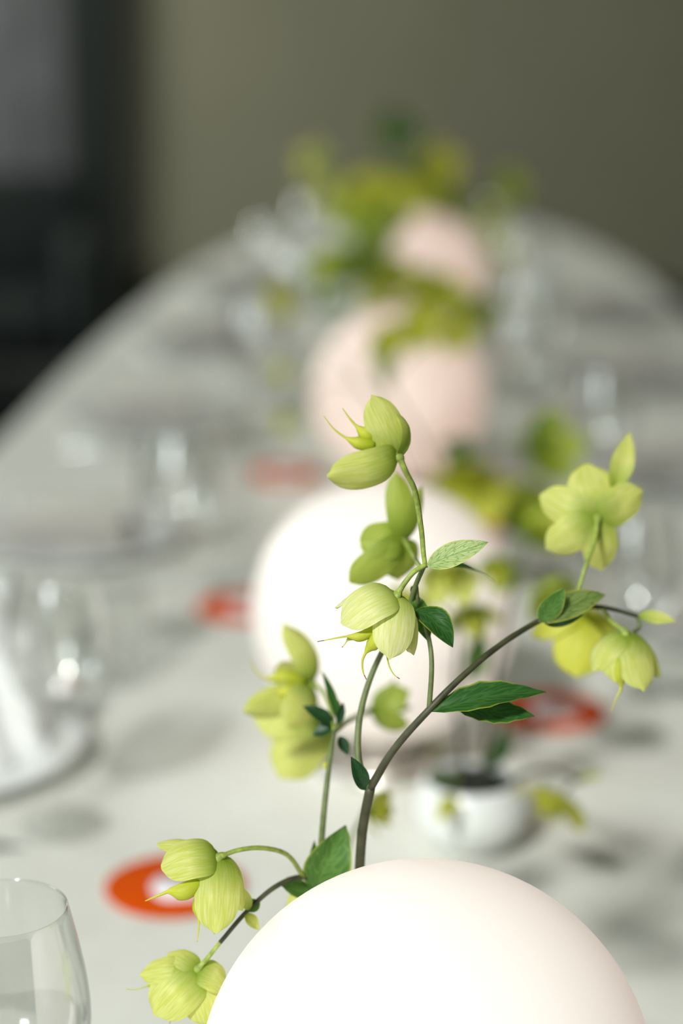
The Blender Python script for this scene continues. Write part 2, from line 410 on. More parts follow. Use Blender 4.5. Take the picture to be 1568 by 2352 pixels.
# arc-length-even perimeter
fine = [oval(2*PI*k/4000) for k in range(4001)]
L = [0.0]
for p, q in zip(fine[:-1], fine[1:]): L.append(L[-1] + math.hypot(q[0]-p[0], q[1]-p[1]))
NA = 640; per = []
j = 0
for k in range(NA):
    t = L[-1]*k/NA
    while L[j+1] < t: j += 1
    f_ = (t-L[j])/max(1e-9, L[j+1]-L[j]); per.append((fine[j][0]*(1-f_)+fine[j+1][0]*f_, fine[j][1]*(1-f_)+fine[j+1][1]*f_))
ca, sa = math.cos(TROT), math.sin(TROT)
def tw(x, y): return (TC.x + ca*x - sa*y, TC.y + sa*x + ca*y)
def wrinkle(x, y):
    w = .0020*noise.noise(Vector((x*8, y*10, 1.3))) + .0010*noise.noise(Vector((x*26, y*20, 4.1)))
    return w
top = MB(); NR = 150; vs = []; fs = []
vs.append((*tw(0, 0), TZ))
for i in range(1, NR+1):
    s_ = i/NR
    for px_, py_ in per:
        X, Yy = tw(px_*s_, py_*s_); vs.append((X, Yy, TZ + wrinkle(X, Yy)))
# overhang: rolls over the edge and hangs in soft folds
skirt = [(.006, -.002), (.010, -.010), (.013, -.03), (.018, -.08), (.022, -.14), (.026, -.21), (.030, -.28)]
for ro, dz in skirt:
    for k, (px_, py_) in enumerate(per):
        nx, ny = px_/.575**2, py_/2.95**2; l = math.hypot(nx, ny); nx /= l; ny /= l
        fold = (.012*math.sin(k*2*PI/NA*46) + .010*noise.noise(Vector((px_*5, py_*5, 0))))*min(1, -dz/.15)
        X, Yy = tw(px_ + nx*(ro+fold), py_ + ny*(ro+fold)); vs.append((X, Yy, TZ+dz))
for k in range(NA): fs.append((0, 1+k, 1+(k+1) % NA))
for i in range(NR-1+len(skirt)):
    for k in range(NA):
        j = (k+1) % NA; fs.append((1+i*NA+k, 1+(i+1)*NA+k, 1+(i+1)*NA+j, 1+i*NA+j))
top.add(vs, fs)
cl = top.build('tablecloth', M['cloth'])
tag(cl, 'pale grey linen tablecloth draped over the long oval table', 'tablecloth')
tb = empty('dining_table', (TC.x, TC.y, 0), 'long oval dining table under the pale grey tablecloth', 'table', rz=TROT)
tt = MB(); ring = [(x*.985, y*.997) for x, y in per[::4]]; n_ = len(ring)
tt.add([(x, y, TZ-.045) for x, y in ring] + [(x, y, TZ-.004) for x, y in ring],
       [tuple(range(n_-1, -1, -1)), tuple(range(n_, 2*n_))] + [(i, (i+1) % n_, n_+(i+1) % n_, n_+i) for i in range(n_)])
tt.build('tabletop', M['wood'], tb, smooth=False)
for sx in (-1, 1):
    for y in (-2.2, 0, 2.2):
        g = MB(); g.lathe([(0, 0), (.022, 0), (.028, .02), (.032, .45), (.035, TZ-.045), (0, TZ-.045)], sx*.36, y, 0, 16); g.build('leg', M['wood'], tb)

# ---------------------------------------------------------------- globe lamps
def make_lamp(x, y, z, R, label, mat='opal'):
    base = empty('globe_lamp', (x, y, TZ), label, 'lamp', 'glowing globe lamps along the table')
    zc = z - TZ
    prof = []
    a0 = math.asin(.045/R)                      # opening at the bottom
    for k in range(49):
        a = PI - a0 - (PI - a0)*k/48
        prof.append((R*math.sin(a) if k < 48 else 0, zc + R*math.cos(a)))
    MB().lathe(prof, seg=96).build('globe', M[mat], base)
    zb = zc - R*math.cos(a0)
    MB().lathe([(0, .0), (.058, 0), (.060, .003), (.060, .008), (.054, .012), (.046, .014), (0, .014)], seg=48).build('base', M['lamp_metal'], base)
    MB().lathe([(0, .014), (.040, .014), (.040, zb+.004), (.0455, zb+.004), (.0455, zb), (.043, zb-.002), (0, zb-.002)][:4] + [(.0, zb+.004)], seg=48).build('collar', M['lamp_metal'], base)
    return base
LR = .11
for (px, py, r, lab) in ((978, 2510, 527, 'large white globe lamp at the very front, sharp against the blurred table'),
                         (880, 1405, 300, 'white globe lamp behind the sharp green flowers, second from the front'),
                         (915, 925, 198, 'pinkish globe lamp third from the front, above the topmost flower'),
                         (972, 590, 142, 'small pink globe lamp farthest away, half hidden in green foliage')):
    p = P(px, py, F_PX*LR/r)
    make_lamp(p.x, p.y, TZ + .139, LR, lab, 'opal_pink' if 'pink' in lab else 'opal')

# ---------------------------------------------------------------- hellebores
def cdir(v):
    return (RIGHT*v[0] + UP*v[1] - FWD*v[2]).normalized()

def petal(base, tip, axis, width, bulge, cup=.35, nu=11, nv=7, blunt=.0, seed=0, ruffle=.05, out=None):
    c = tip - base; ln = c.length; cup *= .72
    w = axis.cross(c)
    if w.length < 1e-6: w = axis.orthogonal()
    w.normalize()
    n = c.cross(w).normalized()
    rho = (c - axis*c.dot(axis)); rho = rho.normalized() if rho.length > 1e-6 else n
    if n.dot(rho - axis) < 0: n = -n
    if out is not None:                         # the side the sepal's back faces
        n = (out - c*(out.dot(c)/c.length_squared)).normalized(); w = c.cross(n).normalized()
    vs = []; uvs = []; fs = []
    for i in range(nu):
        u = i/(nu-1)
        s_ = u**(.80 if blunt < .3 else .72 + .2*blunt); prof = max(0.0, 1-abs(2*s_-1)**(2.0+1.6*blunt))
        if u > .5: prof = max(0.0, 1-abs(2*(.5+.5*(u-.42)/.58)-1)**(2.0+2.2*blunt))
        hw = width*.5*max(.03, prof**.62) if u < 1 else width*(.02+.12*blunt)
        if u < .15: hw = max(hw, width*.13)
        prof = min(1, hw/(width*.5))
        b = bulge*4*(u**.75)*(1-u)
        ctr = base + c*u + n*b
        for k in range(nv):
            v = -1 + 2*k/(nv-1)
            rf = ruffle*width*noise.noise(Vector((u*3.2, v*1.7, seed*3.1)))*(u*.9+.1)
            an = v*1.0
            lat = w*(hw*math.sin(an*cup*1.8)/(cup*1.8) if cup > .01 else hw*v)
            inn = -n*(hw*(1-math.cos(an*cup*1.8))/(cup*1.8) if cup > .01 else 0)
            tipback = -.06*ln*(v*v)*(u**3)*(1-blunt)
            vs.append(ctr + lat + inn + n*rf + c.normalized()*tipback); uvs.append((u, .5 + .5*v*(.35 + .65*prof)))
    for i in range(nu-1):
        for k in range(nv-1): fs.append((i*nv+k, i*nv+k+1, (i+1)*nv+k+1, (i+1)*nv+k))
    return vs, fs, uvs

def leaf_geo(base, tip, nrm, width, bend=0.0, fold=.25, nu=12, nv=7, seed=0, teeth=0.0, asym=0.0, twist=0.0):
    c = tip - base; ln = c.length; n = (nrm - c*(nrm.dot(c)/c.length_squared)).normalized(); w = c.cross(n).normalized()
    vs = []; uvs = []; fs = []
    for i in range(nu):
        u = i/(nu-1)
        hw = width*.5*max(.015, math.sin(PI*u**.8)**.85)
        if teeth and 0 < i < nu-1: hw *= 1 + teeth*(1 if i % 2 else -1)
        ctr = base + c*u + n*bend*4*u*(1-u) + w*(asym*width*math.sin(PI*u))
        tw_ = twist*u; w2 = w*math.cos(tw_) + n*math.sin(tw_); n2 = n*math.cos(tw_) - w*math.sin(tw_)
        for k in range(nv):
            v = -1 + 2*k/(nv-1)
            vs.append(ctr + w2*hw*v*math.cos(fold) + n2*(hw*abs(v)*math.sin(fold) + .08*width*noise.noise(Vector((u*3, v*2, seed*2.7)))))
            uvs.append((u, .5 + .5*v))
    for i in range(nu-1):
        for k in range(nv-1): fs.append((i*nv+k, i*nv+k+1, (i+1)*nv+k+1, (i+1)*nv+k))
    return vs, fs, uvs

class Sprig:
    def __init__(s, label, loc, group='hellebore sprigs'):
        s.o = Vector(loc); s.root = empty('hellebore_sprig', loc, label, 'flower', group); s.n = 0
    def stem(s, pts, r0, r1, mat='stem_dark', per=6, name='stem'):
        pp = spline(pts, per); m = len(pp)
        rad = lin(r0, r1, m)
        mb = MB().tube(pp, rad, 8)
        return mb.build(name, M[mat], s.root, s.o)
    def flower(s, base, axis, petals, pedicel=None, carpels=(), mat='sepal', scale=1.0, t=None, rec=.0022, ped_r=(.0011, .0013), pmat='stem_green', hi=True, blunt=.2):
        """base=(px,py,t); petals: (dx,dy pixels, dz mm towards the viewer, width px, bulge px[, cup[, blunt]])"""
        bw = P(*base); ax = cdir(axis); mpp = base[2]/F_PX
        mb = MB()
        if pedicel:
            pts = [P(*q) for q in pedicel] + [bw]; pp = spline(pts, 6); mb.tube(pp, lin(ped_r[0], ped_r[1], len(pp)-2) + [rec*.9, rec], 8)
        mb.tube([bw - ax*rec*.9, bw - ax*rec*.2, bw + ax*rec*.8, bw + ax*rec*2], [rec*.6, rec*1.05, rec*1.0, rec*.5], 10)
        fl = mb.build('flower', M[pmat], s.root, s.o)
        for i, q in enumerate(petals):
            dx, dy, dz, wd_, bu = q[:5]; cup = q[5] if len(q) > 5 else .38; bl = q[6] if len(q) > 6 else blunt
            tip = bw + RIGHT*dx*mpp*scale - UP*dy*mpp*scale - FWD*dz*.001*scale
            s.n += 1
            v, f, uv = petal(bw + ax*rec*.3, tip, ax, wd_*mpp*scale, bu*mpp*scale, cup, 15 if hi else 8, 9 if hi else 5, bl, s.n, out=cdir(q[7]) if len(q) > 7 else None)
            MB().add(v, f, uv).build('sepal', M[mat], fl, s.o)
        for q in carpels:                        # list of (px,py,dz mm) from the body's root to the tip of the style
            pts = [P(a, b_, base[2]) - FWD*(c_*.001) for a, b_, c_ in q['path']]
            pp = spline(pts, 7); m = len(pp); body = q.get('body', .35); R = q.get('r', .0034)
            rad = []
            for i in range(m):
                u = i/(m-1)
                if u < body: rad.append(R*(.45 + .55*math.sin(PI*(u/body)**.8)) if u/body < .7 else R*max(.2, 1.0-(u/body-.55)*1.75))
                else: rad.append(max(.00022, R*.2*(1-(u-body)/(1-body)*.75)))
            cb = MB(); cb.tube(pp, rad, 10)
            if q.get('tip', True):
                cb.mi = [1 if fi >= (m-1-max(2, m//9))*10 and fi < (m-1)*10 else 0 for fi in range(len(cb.f))]
            cb.build('carpel', [M['carpel'], M['style_tip']], fl, s.o)
        return fl
    def leaf(s, base, tip, width, mat='leaf_dark', n=(0, .3, 1), bend=0, fold=.25, name='leaf', **k):
        b, t = P(*base), P(*tip); mpp = base[2]/F_PX; s.n += 1
        v, f, uv = leaf_geo(b, t, cdir(n), width*mpp, bend*mpp, fold, seed=s.n, **k)
        return MB().add(v, f, uv).build(name, M[mat], s.root, s.o)

# --- the vases
def make_vase(x, y, label):
    o = empty('bud_vase', (x, y, TZ+.0018), label, 'vase', 'small white bowl vases')
    prof = [(0, 0), (.020, 0), (.027, .002), (.038, .012), (.0445, .026), (.0440, .038), (.040, .050), (.0365, .0555), (.0352, .0565), (.034, .0555),
            (.0375, .049), (.0415, .038), (.0415, .027), (.036, .014), (.025, .005), (0, .004)]
    MB().lathe(prof, seg=64).build('bowl', M['porcelain'], o)
    MB().lathe([(0, .0045), (.024, .0055), (.033, .014), (.0375, .027), (.0375, .038), (.033, .049), (.022, .056), (.010, .0585), (0, .059)], seg=40).build('pin_holder', M['frog'], o)
    return o
V1 = Vector((.004, 1.052, TZ+.048)); V2p = G(1078, 1945); V2 = Vector((V2p.x, V2p.y, TZ+.048))
V3 = Vector((.10, 2.12, TZ+.048)); V4 = Vector((.10, 3.02, TZ+.048)); V5 = Vector((.17, 3.95, TZ+.048))
for v_, lab in ((V1, 'small white bowl vase hidden behind the front globe lamp'), (V2, 'small white bowl vase with dark stems just behind the front globe lamp'),
                (V3, 'small white bowl vase behind the second globe lamp'), (V4, 'small white bowl vase past the pink third globe lamp'),
                (V5, 'small white bowl vase at the far end of the table')):
    make_vase(v_.x, v_.y, lab)

# --- sprig A: dark forked stem with the sharp flower
A = Sprig('tall hellebore sprig with dark forked stem and the one sharp pale green flower', V1)
A.stem([V1 + Vector((.006, 0, -.004)), P(822, 2130, 1.075), P(825, 2010, 1.02), P(833, 1900, 1.0), P(850, 1810, .985)], .0027, .0024, 'stem_dark')
A.stem([P(850, 1810, .985), P(905, 1720, .98), P(985, 1630, .975), P(1060, 1555, .98), P(1150, 1480, .995), P(1240, 1425, 1.015), P(1310, 1398, 1.025), P(1385, 1395, 1.035), P(1463, 1415, 1.045)], .0021, .0010, 'stem_dark')
A.stem([P(850, 1810, .985), P(824, 1750, .99), P(824, 1660, .995), P(845, 1572, 1.0), P(880, 1492, 1.0), P(930, 1412, .99), P(955, 1342, .977), P(975, 1297, .965)], .0019, .0012, 'stem_mid')
A.stem([P(985, 1630, .975), P(991, 1530, .975), P(984, 1465, .98), P(962, 1395, .985), P(955, 1342, .980)], .0013, .0010, 'stem_mid')
A.flower((913, 1365, .962), (-.45, -.85, .25), [
    (-130, 66, 5, 112, 30, .45, .6, (-.1, .6, .8)), (-20, 146, 12, 104, 16, .5, .3, (.1, .1, 1)), (38, 142, -4, 90, 18, .45, .2, (.85, .1, .5)), (-146, 34, -10, 90, 26, .4, .5, (-.2, .9, .1)), (-60, 105, -18, 96, 14, .4, .4, (-.2, .2, -1))],
    pedicel=[(978, 1297, .965), (950, 1314, .963), (928, 1340, .962)],
    carpels=[dict(path=[(872, 1436, 3), (830, 1460, 5), (795, 1460, 6), (765, 1465, 6), (729, 1472, 6)], body=.5, r=.0026),
             dict(path=[(850, 1452, 2), (805, 1464, 3), (792, 1478, 3), (785, 1486, 3)], body=.5, r=.0016),
             dict(path=[(874, 1440, 4), (862, 1470, 5), (843, 1492, 5), (832, 1515, 5), (833, 1540, 5), (841, 1559, 5)], body=.45, r=.0036),
             dict(path=[(890, 1470, 2), (888, 1500, 3), (893, 1528, 3), (904, 1548, 3), (917, 1558, 3)], body=.3, r=.0024)],
    mat='sepal_pale', ped_r=(.0012, .0014))
A.flower((917, 1050, .938), (-.85, .45, .2), [
    (-64, -142, 7, 100, 10, .5, .25, (.25, .1, 1)), (-166, 46, 10, 108, 24, .45, .5, (-.1, -.55, .85)), (-36, -122, -9, 92, 36, .42, .2, (.9, .3, .1)), (-88, -44, -14, 76, 12, .4, .2, (-.1, .5, -.85)), (-100, 5, -20, 76, 8, .4, .2, (-.2, -.3, -1))],
    pedicel=[(977, 1304, .966), (972, 1270, .965), (967, 1215, .962), (953, 1130, .950), (932, 1085, .941)],
    carpels=[dict(path=[(860, 1022, 4), (822, 1018, 5), (790, 1004, 5), (765, 985, 5), (743, 957, 5)], body=.45, r=.0032, tip=False),
             dict(path=[(860, 1010, 3), (832, 992, 3), (806, 966, 3), (786, 938, 3)], body=.5, r=.0034, tip=False)], ped_r=(.0011, .0015))
A.flower((928, 1240, 1.06), (-.6, .1, -.6), [
    (-20, -158, 0, 74, 14, .45, .2, (.2, 0, .95)), (42, -124, -6, 56, 10, .4, .2, (.8, .2, .5)), (-102, 6, 2, 96, 12, .4, .9, (-.2, .3, .95)), (-126, 98, 2, 84, 16, .4, .6, (0, -.4, .9)), (-10, 95, -14, 90, 12, .4, .4, (.4, -.3, .8))],
    pedicel=[(966, 1305, .985), (948, 1275, 1.03)], mat='sepal_deep', rec=.0018)
A.flower((1372, 1190, 1.055), (-.15, .15, -.95), [
    (-20, -126, -9, 118, 12, .35, .6), (-130, -52, -8, 92, 12, .35, .6), (-116, 72, -6, 92, 12, .35, .6), (108, -66, -8, 92, 12, .35, .5), (16, 122, -12, 88, 12, .35, .5)],
    pedicel=[(1322, 1375, 1.03), (1345, 1300, 1.035), (1366, 1240, 1.045)], mat='sepal')
A.flower((1436, 1452, 1.035), (-.05, -.95, .3), [
    (-78, 88, 2, 84, 16, .45, .4, (-.7, .3, .6)), (-30, 112, 9, 96, 16, .5, .4, (-.3, .1, .95)), (34, 132, 12, 96, 14, .5, .3, (.25, .1, 1)), (82, 104, -2, 88, 16, .45, .4, (.8, .3, .5)), (-5, 118, -14, 100, 10, .4, .3, (0, 0, -1))],
    pedicel=[(1385, 1397, 1.035), (1402, 1425, 1.035)],
    carpels=[dict(path=[(1420, 1500, 6), (1416, 1545, 7), (1422, 1575, 7), (1412, 1600, 7), (1396, 1632, 7)], body=.5, r=.0038, tip=False)], mat='sepal')
A.flower((1338, 1408, 1.15), (-.2, -.9, -.2), [
    (-118, 52, 0, 76, 16, .4, .4, (-.4, .5, .7)), (-18, 145, 10, 128, 12, .4, .5, (0, .1, 1)), (86, 80, 0, 90, 16, .4, .4, (.6, .4, .6)), (30, 118, -14, 96, 10, .4, .4, (.2, 0, -1))],
    pedicel=[(1372, 1398, 1.035), (1360, 1392, 1.09)], mat='sepal_yellow', rec=.002)
A.stem([P(1463, 1415, 1.045), P(1468, 1440, 1.045), P(1450, 1456, 1.037)], .0010, .0011, 'stem_mid')
A.leaf((980, 1299, .964), (1121, 1245, .958), 60, 'leaf_pale', (.15, .45, 1), bend=6, fold=.12)
A.leaf((1000, 1300, .985), (1135, 1336, 1.03), 46, 'leaf_dark', (0, .9, .6), bend=14)
A.leaf((950, 1400, .975), (1040, 1487, .968), 78, 'leaf_dark', (.35, .45, .8), bend=22, fold=.35)
A.leaf((946, 1365, .985), (985, 1475, .985), 52, 'leaf_mid', (.2, .1, 1), bend=6)
A.leaf((948, 1375, .99), (930, 1470, 1.0), 46, 'sepal_deep', (-.3, 0, 1))
A.leaf((990, 1635, .974), (1254, 1590, .985), 84, 'leaf_dark', (.05, .75, .7), bend=20, fold=.25, teeth=.05)
A.leaf((1050, 1628, .984), (1228, 1644, .988), 72, 'leaf_dark', (.05, .6, .8), bend=4, fold=.15, teeth=.06)
A.leaf((1236, 1428, 1.012), (1390, 1366, 1.02), 70, 'leaf_olive', (.0, .5, .9), bend=16, fold=.3)
A.leaf((1238, 1426, 1.01), (1296, 1350, 1.005), 54, 'leaf_mid', (.3, .1, 1), bend=6, fold=.2)
A.leaf((1250, 1432, 1.014), (1340, 1412, 1.01), 34, 'leaf_dark', (0, .0, 1), bend=-8, fold=.2)
A.leaf((1463, 1415, 1.045), (1552, 1428, 1.045), 36, 'sepal', (0, .5, .8), bend=5, fold=.2)
A.leaf((1405, 1130, 1.06), (1446, 992, 1.07), 60, 'sepal', (.2, 0, 1), bend=6, fold=.3)
A.leaf((838, 1815, .985), (806, 1738, .98), 40, 'leaf_black', (.3, .2, 1), bend=6)
A.leaf((955, 1345, .99), (945, 1368, .985), 20, 'leaf_black', (0, 0, 1))

# --- sprig B: thinner stem with the two low flowers
B = Sprig('low hellebore sprig arching out over the orange disc, pale green flowers', V1)
B.stem([V1 + Vector((-.008, 0, -.004)), P(745, 2150, 1.085), P(730, 2050, 1.035), P(736, 1960, 1.025), P(745, 1850, 1.02), P(758, 1740, 1.03), P(768, 1680, 1.04)], .0021, .0012, 'stem_mid')
B.stem([P(731, 2030, 1.031), P(690, 2014, 1.02), P(630, 2038, 1.005), P(565, 2095, .995), P(505, 2165, .990)], .0015, .0011, 'stem_dark')
B.flower((503, 1968, .978), (-.6, -.75, .25), [
    (-132, 20, 4, 104, 28, .45, .7, (0, .55, .85)), (-146, -26, -8, 74, 14, .4, .6, (-.1, .9, .3)), (-4, 164, 12, 112, 16, .5, .5, (.15, .1, 1)), (54, 130, -6, 86, 18, .45, .3, (.85, .1, .5)), (-65, 105, -20, 90, 10, .4, .4, (-.2, .2, -1))],
    pedicel=[(697, 2014, 1.021), (660, 1964, 1.005), (605, 1948, .99), (550, 1952, .982)],
    carpels=[dict(path=[(462, 2022, 5), (425, 2042, 6), (392, 2042, 6), (365, 2052, 6), (336, 2064, 6)], body=.55, r=.0044, tip=False),
             dict(path=[(462, 2050, 3), (456, 2088, 4), (458, 2120, 4), (454, 2160, 4)], body=.5, r=.0032, tip=False),
             dict(path=[(470, 2080, -4), (478, 2125, -4), (492, 2150, -4)], body=.3, r=.002, tip=False)], mat='sepal', ped_r=(.0012, .0012))
B.flower((455, 2225, .992), (-.4, -.75, -.4), [
    (-74, -28, -8, 66, 12, .4, .4, (0, .8, .5)), (-136, 16, -2, 76, 14, .4, .4, (-.2, .6, .8)), (-98, 100, 6, 122, 18, .42, .6, (-.2, .1, 1)), (30, 132, 0, 112, 14, .42, .5, (.3, .1, 1)), (64, 42, -2, 84, 14, .4, .4, (.6, .4, .6))],
    pedicel=[(505, 2165, .990), (480, 2196, .991)],
    carpels=[dict(path=[(370, 2256, 0), (335, 2266, 0), (312, 2273, 0), (290, 2272, 0)], body=.3, r=.0016, tip=False),
             dict(path=[(395, 2318, -4), (390, 2345, -4), (384, 2375, -4)], body=.3, r=.0018, tip=False)], mat='sepal', ped_r=(.0011, .0013))
B.flower((718, 1570, 1.12), (-.95, -.1, .2), [
    (-68, -140, 2, 84, 24, .4, .1, (.6, .3, .7)), (-158, 62, 8, 100, 18, .4, .5, (-.1, -.6, .8)), (-60, 95, 14, 100, 14, .4, .4, (.4, -.3, .85)), (-90, -30, -12, 84, 10, .4, .3, (0, .5, -.85)), (-60, 60, -10, 80, 10, .4, .3, (0, -.5, -.85))],
    pedicel=[(768, 1680, 1.04), (760, 1635, 1.065), (742, 1590, 1.10)],
    carpels=[dict(path=[(700, 1565, 6), (655, 1552, 8), (615, 1556, 8), (590, 1540, 8), (575, 1512, 8)], body=.5, r=.0044, tip=False),
             dict(path=[(690, 1585, 6), (650, 1585, 9), (615, 1590, 9)], body=.8, r=.0044, tip=False)], mat='sepal')
B.flower((742, 1640, 1.18), (-.55, -.8, -.05), [
    (-160, 10, 4, 116, 16, .4, .5, (-.2, .3, .9)), (-100, 142, 8, 130, 12, .4, .6, (-.1, .1, 1)), (-44, 150, 4, 80, 12, .4, .3, (.5, 0, .8)), (-110, 90, -10, 110, 10, .4, .5, (0, 0, -1)), (10, 60, -8, 80, 10)],
    pedicel=[(768, 1690, 1.06), (766, 1660, 1.10)], mat='sepal')
B.flower((850, 1632, 1.19), (.8, .1, -.3), [(92, -48, 4, 78, 12), (92, 36, 4, 78, 12), (60, -70, -8, 70, 8), (98, -5, -10, 80, 6)],
    pedicel=[(772, 1676, 1.05), (800, 1655, 1.10)], mat='sepal_deep', hi=False, ped_r=(.0016, .0016))
B.flower((842, 1862, 1.26), (.9, .2, -.2), [(58, -44, 3, 60, 8), (58, 34, 3, 60, 8), (30, 62, -5, 50, 8), (64, 0, -8, 60, 6)],
    pedicel=[(795, 1990, 1.10), (808, 1920, 1.16)], mat='sepal_yellow', hi=False)
B.leaf((718, 2045, 1.028), (794, 1895, 1.02), 116, 'leaf_mid', (.2, .1, 1), bend=10, fold=.4)
B.leaf((730, 2050, 1.035), (722, 1930, 1.025), 36, 'leaf_dark', (-.5, 0, .8), bend=5)
B.leaf((645, 2034, 1.008), (735, 2050, 1.035), 60, 'leaf_mid', (.1, .5, .8), bend=-6)
B.leaf((710, 2040, 1.03), (655, 2085, 1.04), 44, 'sepal', (0, .4, 1))
B.leaf((572, 2090, .994), (545, 2030, .988), 32, 'sepal', (.4, .1, 1), bend=4, fold=.4)
B.leaf((565, 2093, .995), (597, 2068, 1.0), 34, 'leaf_mid', (.2, .5, 1), bend=4)
B.leaf((562, 2098, .994), (595, 2136, .995), 30, 'sepal', (.3, .4, 1), bend=3)
B.leaf((766, 1668, 1.05), (695, 1622, 1.05), 40, 'leaf_black', (0, .8, .8), bend=8, fold=.2)
B.leaf((764, 1668, 1.05), (718, 1690, 1.05), 36, 'leaf_black', (0, .6, .8), bend=4, fold=.2)
B.leaf((778, 1662, 1.04), (738, 1540, 1.06), 24, 'leaf_dark', (.5, 0, 1), bend=8)
B.leaf((776, 1664, 1.04), (788, 1612, 1.04), 22, 'leaf_black', (.5, 0, 1))
B.leaf((780, 1690, 1.045), (800, 1735, 1.045), 28, 'leaf_black', (.2, 0, 1))
B.stem([P(768, 1680, 1.04), P(782, 1640, 1.045), P(776, 1610, 1.05)], .0010, .0008, 'stem_mid')
B.leaf((756, 1765, 1.03), (742, 1752, 1.03), 18, 'sepal_yellow', (0, .3, 1))

# --- background sprigs: each flower is put where its blur is seen
def background_sprig(label, v0, node, flowers, leaves, seed, size, mats=('sepal', 'sepal_yellow', 'sepal_deep')):
    """node=(px,py,t) top of the main stem; flowers: (px,py,t,axis,mat,scale)"""
    rnd = random.Random(seed); s = Sprig(label, v0)
    tip = P(*node); st = v0 + Vector((rnd.uniform(-.008, .008), rnd.uniform(-.006, .006), -.004))
    mid = st.lerp(tip, .5) + Vector((rnd.uniform(-.02, .02), rnd.uniform(-.015, .015), .01))
    s.stem([st, st.lerp(mid, .5) + Vector((0, 0, .006)), mid, tip], .0030, .0016, 'stem_dark')
    main = spline([st, mid, tip], 10)
    for (px, py, t, axis, mat, k) in flowers:
        fb = P(px, py, t)
        at = min(main[4:], key=lambda q: (q - fb).length + max(0, q.z - fb.z)*.8)
        ax = cdir(axis); mpp = t/F_PX
        mb = MB(); midp = at.lerp(fb, .5) + Vector((0, 0, .35*(fb-at).length*.4))
        pp = spline([at, midp, fb], 6); mb.tube(pp, lin(.0015, .0013, len(pp)), 6)
        mb.tube([fb - ax*.002, fb + ax*.002, fb + ax*.004], [.0015, .0024, .001], 8)
        fl = mb.build('flower', M['stem_mid'], s.root, s.o)
        e1 = ax.orthogonal().normalized(); e2 = ax.cross(e1); ph = rnd.uniform(0, 2*PI); op = rnd.uniform(.75, 1.15)
        for i in range(5):
            a = ph + 2*PI*i/5; rho = e1*math.cos(a) + e2*math.sin(a); ln = size*k*rnd.uniform(.9, 1.08)
            tp = fb + (rho*math.sin(op) + ax*math.cos(op))*ln
            s.n += 1
            v, f, uv = petal(fb + ax*.001, tp, ax, ln*rnd.uniform(.72, .86), ln*.16, .4, 8, 5, .3, s.n)
            MB().add(v, f, uv).build('sepal', M[mat], fl, s.o)
        for i in range(3):
            a = ph + 2*PI*i/3; rho = e1*math.cos(a) + e2*math.sin(a)
            pts = spline([fb + ax*.002, fb + ax*size*.4 + rho*size*.12, fb + ax*size*.62 + rho*size*.2, fb + ax*size*.8 + rho*size*.45], 4)
            MB().tube(pts, [.0018, .0028, .0034, .0034, .003, .0022, .0014, .0009, .0006, .0005, .0004, .0004, .0003], 6).build('carpel', M['carpel'], fl, s.o)
    for (b, t_, w, mat, n) in leaves:
        lb = P(*b); at = min(main[3:], key=lambda q: (q - lb).length)
        lv, lf_, luv = leaf_geo(lb, P(*t_), cdir(n), w*b[2]/F_PX, .12*w*b[2]/F_PX, .25, seed=s.n); s.n += 1
        if (at - lb).length > .006:
            s.stem([at, at.lerp(lb, .5) + Vector((0, 0, .006)), lb], .0012, .0009, 'stem_mid', 4, 'leaf_stalk')
        MB().add(lv, lf_, luv).build('leaf', M[mat], s.root, s.o)
    return s

background_sprig('blurred hellebore sprig standing in the white bowl vase behind the front lamp', V2, (1055, 1430, 1.42), [
    (1035, 1290, 1.38, (-.1, -.6, .5), 'sepal', 1.0), (1080, 1400, 1.42, (.1, -.7, .4), 'sepal', .8),
    (955, 1370, 1.45, (-.5, -.6, .3), 'sepal_yellow', .8), ],
    [((1085, 1560, 1.48), (1105, 1440, 1.46), 60, 'leaf_mid', (0, 0, 1)), ((1050, 1800, 1.52), (985, 1790, 1.50), 46, 'leaf_mid', (0, .8, .6)),
     ((1040, 1830, 1.50), (1005, 1890, 1.46), 46, 'sepal_yellow', (0, .4, 1))], 3, .032)
background_sprig('blurred hellebore sprig leaning out of the bowl vase beside the orange disc', V2 + Vector((.012, .004, 0)), (1185, 1330, 1.50), [
    (1250, 1340, 1.50, (.4, -.6, .4), 'sepal_deep', 1.0), (1235, 1230, 1.56, (.3, .4, .5), 'sepal_deep', .9), (1160, 1290, 1.55, (-.3, -.5, .4), 'sepal_deep', .8)],
    [((1120, 1770, 1.50), (1160, 1650, 1.48), 56, 'leaf_dark', (.5, .1, .8)), ((1130, 1760, 1.51), (1175, 1700, 1.50), 40, 'leaf_dark', (.7, .1, .6))], 4, .032)
background_sprig('short hellebore sprig drooping over the rim of the bowl vase, yellow green flower', V2 + Vector((.016, -.006, 0)), (1330, 1795, 1.44), [
    (1290, 1828, 1.42, (-.45, -.8, .2), 'sepal_yellow', 1.05)], [((1320, 1795, 1.44), (1385, 1778, 1.45), 22, 'sepal', (0, .6, .8))], 5, .032)
background_sprig('hellebore sprig behind the second lamp with a bright yellow green bloom', V3, (1120, 1020, 2.12), [
    (1085, 1100, 2.05, (-.1, -.6, .6), 'sepal_yellow', 1.2), (1240, 1040, 2.10, (.4, .2, .6), 'sepal_deep', 1.1), (1180, 1120, 2.15, (.2, -.5, .4), 'sepal_deep', 1.1)],
    [((1080, 1050, 2.1), (1010, 1020, 2.1), 70, 'leaf_dark', (0, .5, .8)), ((1190, 1020, 2.1), (1290, 1000, 2.1), 60, 'leaf_mid', (0, .5, .8)), ((1150, 1190, 2.15), (1220, 1250, 2.1), 70, 'leaf_mid', (0, .5, .8)), ((1070, 1080, 2.1), (1015, 1060, 2.08), 80, 'leaf_dark', (0, .2, 1))], 6, .047)
